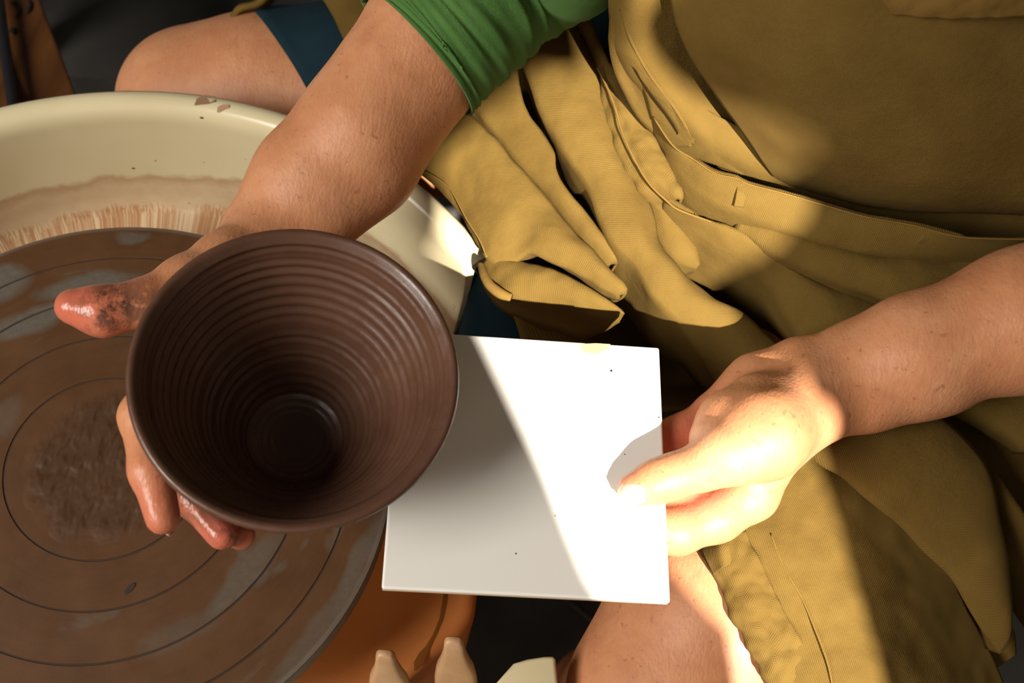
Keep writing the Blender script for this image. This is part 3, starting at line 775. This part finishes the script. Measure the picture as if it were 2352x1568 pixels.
# ------------------------------------------------------------------ olive canvas apron
apron = empty('apron', (.4, .2, Z0)); apron.parent = person; bpy.context.view_layer.update(); apron.matrix_parent_inverse = person.matrix_world.inverted()
tag(apron, 'olive canvas work apron bunched in folds over the lap')
def Z(pts, hs):
    if isinstance(hs, (int, float)): hs = [hs] * len(pts)
    if len(hs) != len(pts):
        hs = list(np.interp(np.linspace(0, 1, len(pts)), np.linspace(0, 1, len(hs)), hs))
    return [U(x, y, h) for (x, y), h in zip(pts, hs)]
# deep cloth lying under the folds
sheet('skirt_underlay', [Z([(1090, 180), (1250, 120), (1400, 100), (1560, 160), (1760, 330), (2000, 420), (2400, 480)], [.045, .052, .058, .06, .05, .05, .05]),
                         Z([(1120, 420), (1280, 400), (1420, 380), (1560, 420), (1760, 480), (2000, 540), (2400, 560)], [.012, .0, -.01, -.01, .02, .04, .045]),
                         Z([(1150, 620), (1290, 640), (1430, 640), (1560, 640), (1740, 640), (2000, 660), (2400, 640)], [.01, -.02, -.04, -.04, -.01, .045, .055]),
                         Z([(1190, 760), (1320, 770), (1450, 790), (1560, 800), (1700, 800), (2000, 780), (2400, 760)], [.0, -.01, -.04, -.05, -.01, .055, .06]),
                         Z([(1230, 900), (1340, 920), (1460, 950), (1560, 940), (1680, 930), (2000, 950), (2400, 900)], [-.03, -.02, -.02, -.01, .03, .062, .06])], CANVAS, apron, 70, 60, wr=.002, wscale=30)
# F0 lowest flap with frayed hem beside the pan
pleat('skirt_fold', Z([(1108, 608), (1128, 650), (1165, 676), (1230, 694), (1300, 706), (1370, 717), (1426, 724)], [.030, .036, .042, .044, .045, .046, .047]),
      Z([(1150, 590), (1200, 603), (1270, 622), (1340, 657), (1400, 695), (1434, 720)], [.040, .046, .054, .056, .053, .048]),
      CANVAS, apron, bulge=.005, dl=.05, dr=.045, tl=.016, tr=.02, wr=.0016, wscale=55, seed=1)
tube('hem_roll', Z([(1103, 605), (1112, 632), (1126, 655), (1150, 674), (1174, 684)], [.034, .040, .044, .046, .047]), [.0020, .0030, .0034, .0036, .0028], HEM, apron, 10, 24)
# F1 broad flap
pleat('skirt_fold', Z([(958, 392), (1010, 432), (1058, 490), (1090, 548), (1130, 600), (1175, 604), (1216, 578), (1260, 592), (1330, 626), (1395, 664), (1424, 676)], [.034, .036, .038, .040, .042, .046, .056, .060, .062, .062, .061]),
      Z([(1060, 240), (1120, 305), (1180, 370), (1270, 475), (1345, 562), (1392, 612), (1420, 638), (1436, 662), (1432, 674)], [.062, .064, .066, .068, .068, .067, .066, .064, .062]),
      CANVAS, apron, bulge=.007, dl=.020, dr=.030, tl=.014, wr=.0020, wscale=42, seed=2, n=60, m=20)
tube('hem_stitching', Z([(975, 392), (1030, 430), (1070, 500), (1102, 552), (1118, 590)], [.044, .046, .048, .050, .050]), [.0006] * 5, HEM, apron, 8, 30)
# F2 strip
pleat('skirt_fold', Z([(1080, 230), (1180, 355), (1270, 462), (1345, 552), (1395, 612)], [.052, .056, .058, .058, .052]),
      Z([(1180, 150), (1200, 240), (1242, 305), (1270, 350), (1278, 390), (1302, 442), (1342, 488), (1384, 545), (1416, 582), (1412, 604)], [.070, .070, .070, .069, .068, .067, .066, .064, .060, .054]),
      CANVAS, apron, bulge=.003, dl=.03, dr=.06, tr=.018, wr=.0012, seed=3)
# F3 with its two lobes
pleat('skirt_fold', Z([(1198, 130), (1225, 212), (1262, 290), (1302, 352), (1342, 412), (1366, 462), (1386, 512), (1416, 566), (1444, 592), (1468, 624), (1492, 664), (1522, 702), (1562, 738), (1600, 790), (1650, 880)],
                        [.082, .082, .081, .080, .078, .076, .074, .072, .070, .068, .066, .064, .060, .055, .045]),
      Z([(1308, 30), (1345, 105), (1372, 165), (1388, 255), (1412, 315), (1436, 378), (1470, 432), (1500, 500), (1512, 560), (1545, 606), (1592, 650), (1642, 690), (1700, 720), (1770, 780), (1840, 850)],
                        [.096, .094, .092, .090, .088, .086, .082, .078, .074, .070, .068, .066, .064, .062, .058]),
      CANVAS, apron, bulge=.008, dl=.07, dr=.06, tl=.030, tr=.018, wr=.0016, wscale=38, seed=4, n=80, m=22)
pleat('skirt_fold', Z([(1445, 400), (1470, 470), (1500, 530), (1545, 585), (1600, 614)], [.066, .066, .064, .060, .052]),
      Z([(1490, 455), (1525, 490), (1570, 520), (1595, 555), (1604, 608)], [.076, .074, .070, .064, .054]),
      CANVAS, apron, bulge=.006, dl=.03, dr=.05, tr=.014, wr=.0012, seed=5)
# F4 stitched edge with puckers
pleat('skirt_fold', Z([(1312, 32), (1352, 108), (1378, 172), (1384, 235), (1402, 295), (1432, 370), (1470, 432), (1512, 462), (1536, 470)], [.098, .096, .094, .092, .091, .090, .088, .084, .080]),
      Z([(1346, 30), (1392, 138), (1432, 192), (1462, 232), (1492, 290), (1522, 342), (1546, 400), (1564, 446), (1560, 456)], [.106, .104, .102, .101, .100, .099, .098, .095, .092]),
      CANVAS, apron, bulge=.005, dl=.02, dr=.07, tr=.02, wr=.0020, wscale=85, seed=6, n=70, m=18)
tube('hem_stitching', Z([(1372, 155), (1392, 195), (1412, 245), (1428, 300), (1455, 362), (1490, 420), (1528, 458), (1560, 482), (1640, 512), (1720, 546), (1772, 582)], [.104, .104, .104, .103, .102, .100, .097, .095, .092, .090, .088]), [.0007] * 11, HEM, apron, 8, 60)
# F5 band from the seam down onto the left thigh
pleat('skirt_fold', Z([(1520, 478), (1580, 520), (1640, 560), (1700, 592), (1762, 634), (1800, 700), (1850, 790), (1900, 900)], [.076, .078, .078, .078, .078, .076, .074, .07]),
      Z([(1528, 452), (1600, 496), (1670, 522), (1740, 556), (1810, 612), (1900, 660), (2020, 700), (2150, 760)], [.088, .091, .092, .092, .090, .088, .088, .088]),
      CANVAS, apron, bulge=.008, dl=.080, dr=.025, tl=.03, wr=.0016, wscale=38, seed=7, n=60, m=20)
# S1 upper panel under the waistband
pleat('skirt_panel', Z([(1690, 520), (1770, 575), (1835, 606), (1920, 645), (2000, 672), (2080, 705), (2200, 760), (2420, 860)], [.094, .098, .100, .102, .103, .104, .104, .10]),
      Z([(1700, 500), (1800, 520), (1900, 556), (2000, 574), (2100, 582), (2200, 584), (2300, 582), (2430, 570)], [.096, .102, .106, .108, .110, .112, .114, .116]),
      CANVAS, apron, bulge=.008, dl=.045, dr=.03, tl=.02, tr=.015, wr=.0016, wscale=34, seed=8, n=60, m=20)
# waistband
pleat('waistband', Z([(1500, 300), (1530, 352), (1556, 392), (1610, 446), (1700, 486), (1800, 524), (1900, 556), (2000, 576), (2150, 588), (2290, 586), (2430, 575)], [.100, .102, .104, .106, .109, .112, .115, .117, .120, .124, .128]),
      Z([(1498, 262), (1545, 330), (1590, 360), (1640, 393), (1690, 404), (1720, 419), (1800, 440), (1900, 469), (1990, 494), (2100, 514), (2200, 539), (2300, 545), (2430, 545)], [.116, .118, .120, .122, .124, .125, .128, .131, .134, .137, .140, .142, .144]),
      CANVAS, apron, bulge=.003, dl=.045, dr=.012, tl=.016, wr=.0010, seed=9, n=70, m=14)
tube('hem_stitching', Z([(1500, 268), (1545, 334), (1590, 364), (1640, 397), (1690, 409), (1720, 423), (1800, 444), (1900, 473), (1990, 498), (2100, 518), (2200, 543), (2300, 549), (2430, 549)], [.118, .120, .122, .124, .126, .127, .130, .133, .136, .139, .142, .144, .146]), [.0005] * 13, HEM, apron, 8, 70)
def loop(a, b, h, wd):
    p, q = U(*a, h), U(*b, h - .008); dx = Vector((1, .1, 0)) * wd
    sheet('belt_loop', [[p - dx, p, p + dx], [(p + q) / 2 - dx + Vector((0, -.001, .002)), (p + q) / 2 + Vector((0, -.001, .0025)), (p + q) / 2 + dx + Vector((0, -.001, .002))], [q - dx, q, q + dx]], CANVAS, apron, 9, 12)
loop((1704, 424), (1696, 474), .1215, .003); loop((2138, 532), (2108, 562), .1340, .003)
# bib: flat strip above the band, side fold, rounded front
sheet('bib_base', [[PL(1500, 320, -.020), PL(1575, 385, -.014), PL(1695, 440, -.010), PL(1895, 500, -.008), PL(2095, 545, -.008), PL(2430, 575, -.014)],
                   [PL(1480, 210, -.012), PL(1600, 310, -.004), PL(1740, 390, .0), PL(1920, 440, .002), PL(2120, 480, .002), PL(2430, 505, -.004)],
                   [PL(1450, 140, -.016), PL(1600, 240, -.010), PL(1760, 320, -.008), PL(1930, 380, -.008), PL(2130, 420, -.008), PL(2430, 440, -.012)]], CANVAS, apron, 60, 20, wr=.0008)
sheet('bib_side_fold', [[PL(1440, -40, -.075), PL(1402, -60, -.024), PL(1450, -60, -.014), PL(1500, -60, -.020), PL(1580, -60, -.030)],
                        [PL(1440, 60, -.075), PL(1403, 40, -.024), PL(1450, 50, -.010), PL(1510, 60, -.016), PL(1600, 80, -.030)],
                        [PL(1450, 145, -.075), PL(1416, 125, -.026), PL(1470, 130, -.010), PL(1540, 150, -.014), PL(1650, 180, -.030)],
                        [PL(1495, 225, -.075), PL(1460, 205, -.026), PL(1520, 220, -.008), PL(1600, 240, -.010), PL(1720, 270, -.028)],
                        [PL(1545, 300, -.070), PL(1508, 280, -.026), PL(1580, 300, -.006), PL(1680, 340, -.006), PL(1790, 370, -.020)],
                        [PL(1580, 365, -.060), PL(1546, 345, -.024), PL(1620, 370, -.008), PL(1720, 405, -.004), PL(1830, 440, -.012)]], CANVAS, apron, 60, 60, wr=.0012, wscale=30)
pleat('bib_side_fold', [PL(1402, 20, -.020), PL(1412, 95, -.020), PL(1440, 165, -.020), PL(1490, 250, -.018), PL(1590, 330, -.004)],
      [PL(1428, 20, -.012), PL(1455, 95, -.008), PL(1500, 175, -.006), PL(1560, 255, -.004), PL(1595, 328, -.004)], CANVAS, apron, bulge=.004, dl=.02, dr=.012, seed=11)
sheet('bib_front', [[PL(1500, -420, -.03), PL(1700, -420, .02), PL(1950, -420, .05), PL(2200, -420, .05), PL(2480, -420, .02)],
                    [PL(1524, -160, -.012), PL(1680, -160, .022), PL(1900, -160, .048), PL(2180, -160, .050), PL(2460, -160, .03)],
                    [PL(1548, 20, -.006), PL(1690, 20, .024), PL(1900, 20, .048), PL(2160, 20, .050), PL(2450, 20, .034)],
                    [PL(1600, 150, -.002), PL(1720, 160, .022), PL(1900, 170, .044), PL(2150, 170, .048), PL(2440, 170, .034)],
                    [PL(1690, 275, .0), PL(1780, 285, .018), PL(1930, 300, .038), PL(2150, 305, .043), PL(2440, 305, .030)],
                    [PL(1752, 370, .002), PL(1830, 390, .012), PL(1960, 410, .028), PL(2150, 425, .034), PL(2440, 425, .024)],
                    [PL(1782, 412, -.004), PL(1850, 432, .002), PL(1990, 466, .012), PL(2160, 480, .017), PL(2440, 486, .012)],
                    [PL(1786, 418, -.016), PL(1860, 438, -.012), PL(2000, 470, -.006), PL(2170, 484, -.004), PL(2440, 489, -.006)]], CANVAS, apron, 70, 80, wr=.0014, wscale=18)
# bib pocket: top hem and side seam
sheet('bib_pocket', [[PL(2010, -30, .0535), PL(2130, -26, .0545), PL(2250, -30, .053), PL(2400, -40, .044)],
                     [PL(2030, 2, .0545), PL(2130, 10, .056), PL(2250, 8, .0545), PL(2400, -5, .045)],
                     [PL(2050, 30, .0535), PL(2140, 38, .055), PL(2250, 38, .0535), PL(2400, 26, .044)]], HEM, apron, 50, 16, wr=.0016, wscale=70)
# left thigh: main panel, overlapping fold, side piece
sheet('thigh_panel', [Z([(1660, 1040), (1760, 1000), (1860, 960), (1960, 960), (2080, 1020)], [.050, .060, .064, .064, .060]),
                      Z([(1600, 1200), (1680, 1150), (1800, 1100), (1940, 1080), (2080, 1110)], [.038, .052, .060, .062, .056]),
                      Z([(1614, 1262), (1720, 1230), (1840, 1200), (1960, 1180), (2100, 1190)], [.040, .052, .058, .060, .054]),
                      Z([(1648, 1330), (1760, 1310), (1870, 1290), (1990, 1290), (2170, 1300)], [.036, .050, .056, .056, .046]),
                      Z([(1690, 1418), (1800, 1400), (1910, 1390), (2030, 1400), (2230, 1420)], [.032, .047, .054, .052, .036]),
                      Z([(1735, 1500), (1840, 1490), (1950, 1490), (2080, 1500), (2290, 1530)], [.028, .043, .050, .047, .026]),
                      Z([(1780, 1590), (1880, 1600), (1990, 1600), (2120, 1610), (2330, 1640)], [.022, .038, .045, .040, .014]),
                      Z([(1830, 1700), (1930, 1720), (2040, 1720), (2160, 1730), (2370, 1760)], [.008, .026, .032, .026, .0])], CANVAS, apron, 80, 90, wr=.0018, wscale=42, seed=12)
tube('hem_stitching', Z([(1770, 1225), (1800, 1300), (1840, 1370), (1870, 1440), (1900, 1520), (1915, 1590)], [.0560, .0550, .0540, .0525, .0505, .0455]), [.0005] * 6, HEM, apron, 8, 40)
# puckered hem strip along the edge of the panel
hem_rows = []
for i, (x, y, h) in enumerate([(1612, 1256, .0405), (1630, 1298, .039), (1650, 1335, .037), (1670, 1378, .035), (1692, 1424, .033), (1716, 1468, .031), (1740, 1512, .029), (1768, 1566, .025), (1800, 1630, .018)]):
    hem_rows.append([U(x, y, h - .004), U(x + 1, y - 1, h + .001), U(x + 30, y - 12, h + .0095), U(x + 62, y - 24, h + .0130), U(x + 100, y - 38, h + .0150)])
sheet('panel_hem', hem_rows, CANVAS, apron, 30, 90, wr=.0026, wscale=75, seed=13)
sheet('hem_flap', [Z([(1616, 1262), (1638, 1240), (1662, 1226)], [.042, .053, .058]), Z([(1628, 1288), (1654, 1262), (1674, 1252)], [.044, .058, .060]), Z([(1642, 1316), (1664, 1302), (1678, 1288)], [.040, .054, .056])], CANVAS, apron, 20, 20, wr=.001)
pleat('thigh_fold', Z([(1840, 1026), (1890, 1066), (1935, 1092), (2000, 1150), (2065, 1202), (2130, 1270), (2192, 1330), (2235, 1410), (2262, 1455), (2300, 1500)], [.074, .075, .075, .075, .074, .070, .066, .062, .058, .052]),
      Z([(1930, 930), (2000, 930), (2100, 930), (2180, 975), (2240, 1036), (2270, 1090), (2290, 1180), (2312, 1280), (2318, 1370), (2316, 1430)], [.080, .082, .084, .084, .082, .080, .077, .072, .066, .060]),
      CANVAS, apron, bulge=.008, dl=.022, dr=.06, tl=.016, tr=.03, wr=.0014, wscale=30, seed=14, n=60, m=20)
pleat('thigh_fold', Z([(2262, 1072), (2252, 1120), (2275, 1190), (2300, 1260), (2340, 1330), (2400, 1420)], [.060, .058, .054, .048, .040, .03]),
      Z([(2268, 1070), (2300, 1110), (2350, 1180), (2400, 1240), (2450, 1300), (2520, 1400)], [.066, .066, .064, .058, .05, .04]), CANVAS, apron, bulge=.006, dl=.03, dr=.05, seed=15)
sheet('thigh_panel', [Z([(2050, 900), (2200, 860), (2460, 820)], [.072, .080, .085]), Z([(2140, 930), (2260, 920), (2460, 900)], [.066, .076, .08]), Z([(2250, 985), (2320, 985), (2460, 980)], [.058, .068, .072]), Z([(2330, 1040), (2380, 1040), (2480, 1060)], [.052, .062, .066])], CANVAS, apron, 30, 30, wr=.0012)
sheet('skirt_underlay', [Z([(2020, 930), (2200, 940), (2460, 960)], .045), Z([(2150, 1040), (2280, 1060), (2470, 1100)], .040), Z([(2230, 1180), (2330, 1190), (2480, 1220)], .022), Z([(2270, 1290), (2330, 1300), (2440, 1320)], .005)], CANVAS, apron, 30, 30)
pleat('thigh_fold', Z([(2180, 1400), (2240, 1480), (2290, 1530)], [.020, .016, .010]), Z([(2300, 1410), (2325, 1450), (2330, 1500)], [.034, .030, .020]), CANVAS, apron, bulge=.004, dl=.02, dr=.03, seed=16)
# apron edges over the right thigh
sheet('apron_edge', [Z([(530, 40), (548, 14), (585, 4), (605, -16)], [-.03, -.022, -.018, -.015]), Z([(536, 38), (556, 20), (592, 10), (612, -8)], [-.026, -.018, -.014, -.010]), Z([(556, 36), (572, 26), (604, 18), (630, 0)], [-.04, -.03, -.026, -.02])], HEM, apron, 20, 10)
sheet('apron_edge', [Z([(718, -30), (745, 6), (768, 46), (786, 84), (830, 170)], [.030, .032, .034, .036, .03]), Z([(760, -40), (790, -10), (820, 40), (840, 80), (880, 160)], [.044, .046, .048, .048, .04]), Z([(860, -80), (890, -50), (940, 0), (970, 40), (1010, 120)], [.055, .055, .056, .058, .05])], CANVAS, apron, 24, 16, wr=.001)

# ------------------------------------------------------------------ stool under the person
st = empty('work_stool', (.45, .42, 0)); tag(st, 'round wooden stool under the seated person', 'stool')
lathe('seat', [(0, 0), (.15, 0), (.165, -.008), (.165, -.03), (.15, -.036), (0, -.036)], WOOD, st, seg=48, origin=(.45, .44, Z0 - .148))
for k in range(3):
    a = k * 2.094 + .4
    tube('leg', [Vector((.45 + .10 * math.cos(a), .44 + .10 * math.sin(a), Z0 - .18)), Vector((.45 + .15 * math.cos(a), .44 + .15 * math.sin(a), 0))], [.016, .013], WOOD, st, seg=12)

# ------------------------------------------------------------------ things on the floor behind the pan
bh = -.20
bench = empty('wooden_bench', (-.3, .6, 0)); tag(bench, 'dark orange-brown wooden bench with black marks behind the splash pan', 'bench')
e0, e1_ = U(88, -10, bh), U(172, 210, bh); dv = (e0 - e1_).normalized(); px_ = Vector((-dv.y, dv.x, 0))
if px_.x > 0: px_ = -px_
b0 = e1_ - dv * .10; b1 = e0 + dv * .30
pol = [b0, b1, b1 + px_ * .22, b0 + px_ * .22]
seat = prism('bench_top', [(p.x, p.y) for p in pol], Z0 + bh - .03, Z0 + bh, WOOD, bench, bev=.004)
for p in (b0 + px_ * .03 + dv * .03, b1 + px_ * .03 - dv * .03, b1 + px_ * .19 - dv * .03, b0 + px_ * .19 + dv * .03):
    box('leg', p.x, p.y, (Z0 + bh - .03) / 2, .035, .035, Z0 + bh - .03, WOOD, bench, bev=.003)
sheet('pale_edge', [Z([(-30, 60), (2, 130), (20, 210), (40, 260)], bh + .006), Z([(-10, 60), (14, 130), (36, 210), (60, 260)], bh + .006)], WOODL, bench, 16, 4, thick=.005)
for pts in ([(24, 8), (36, 10), (42, 18), (44, 30), (38, 40)], [(66, 0), (70, 12), (66, 24), (60, 28)], [(20, 72), (28, 68), (36, 72), (30, 78)]):
    tube('ink_mark', Z(pts, bh + .0012), [.0012, .0020, .0022, .0020, .001][:len(pts)], INK, seat, 6, 14)
cab = tube('power_cable', Z([(-60, -120), (-10, -20), (4, 60), (14, 130), (24, 200), (32, 260), (30, 330)], bh + .016), [.0055] * 7, BLACK, None, 12, 60)
tag(cab, 'black rubber cable lying over the wooden bench', 'cable')
gp = U(222, 205, -.40)
gb = prism('plaster_block', [(gp.x - .05, gp.y - .03), (gp.x + .012, gp.y - .03), (gp.x + .016, gp.y + .010), (gp.x + .006, gp.y + .022), (gp.x - .05, gp.y + .010)], 0, Z0 - .40, GREYB, None, bev=.006)
tag(gb, 'small pale grey plaster block on the floor between bench and knee', 'block')
# pale chalk line / joint on the floor seen between the knees
fj = tube('floor_joint', [U(1296, 1372, -Z0 + .001), U(1345, 1412, -Z0 + .001), U(1402, 1462, -Z0 + .001)], [.003, .003, .003], N('pale_joint').set((.10, .085, .07), .9), None, 8)
tag(fj, 'thin pale strip on the dark floor between wheel body and left leg', 'floor strip')
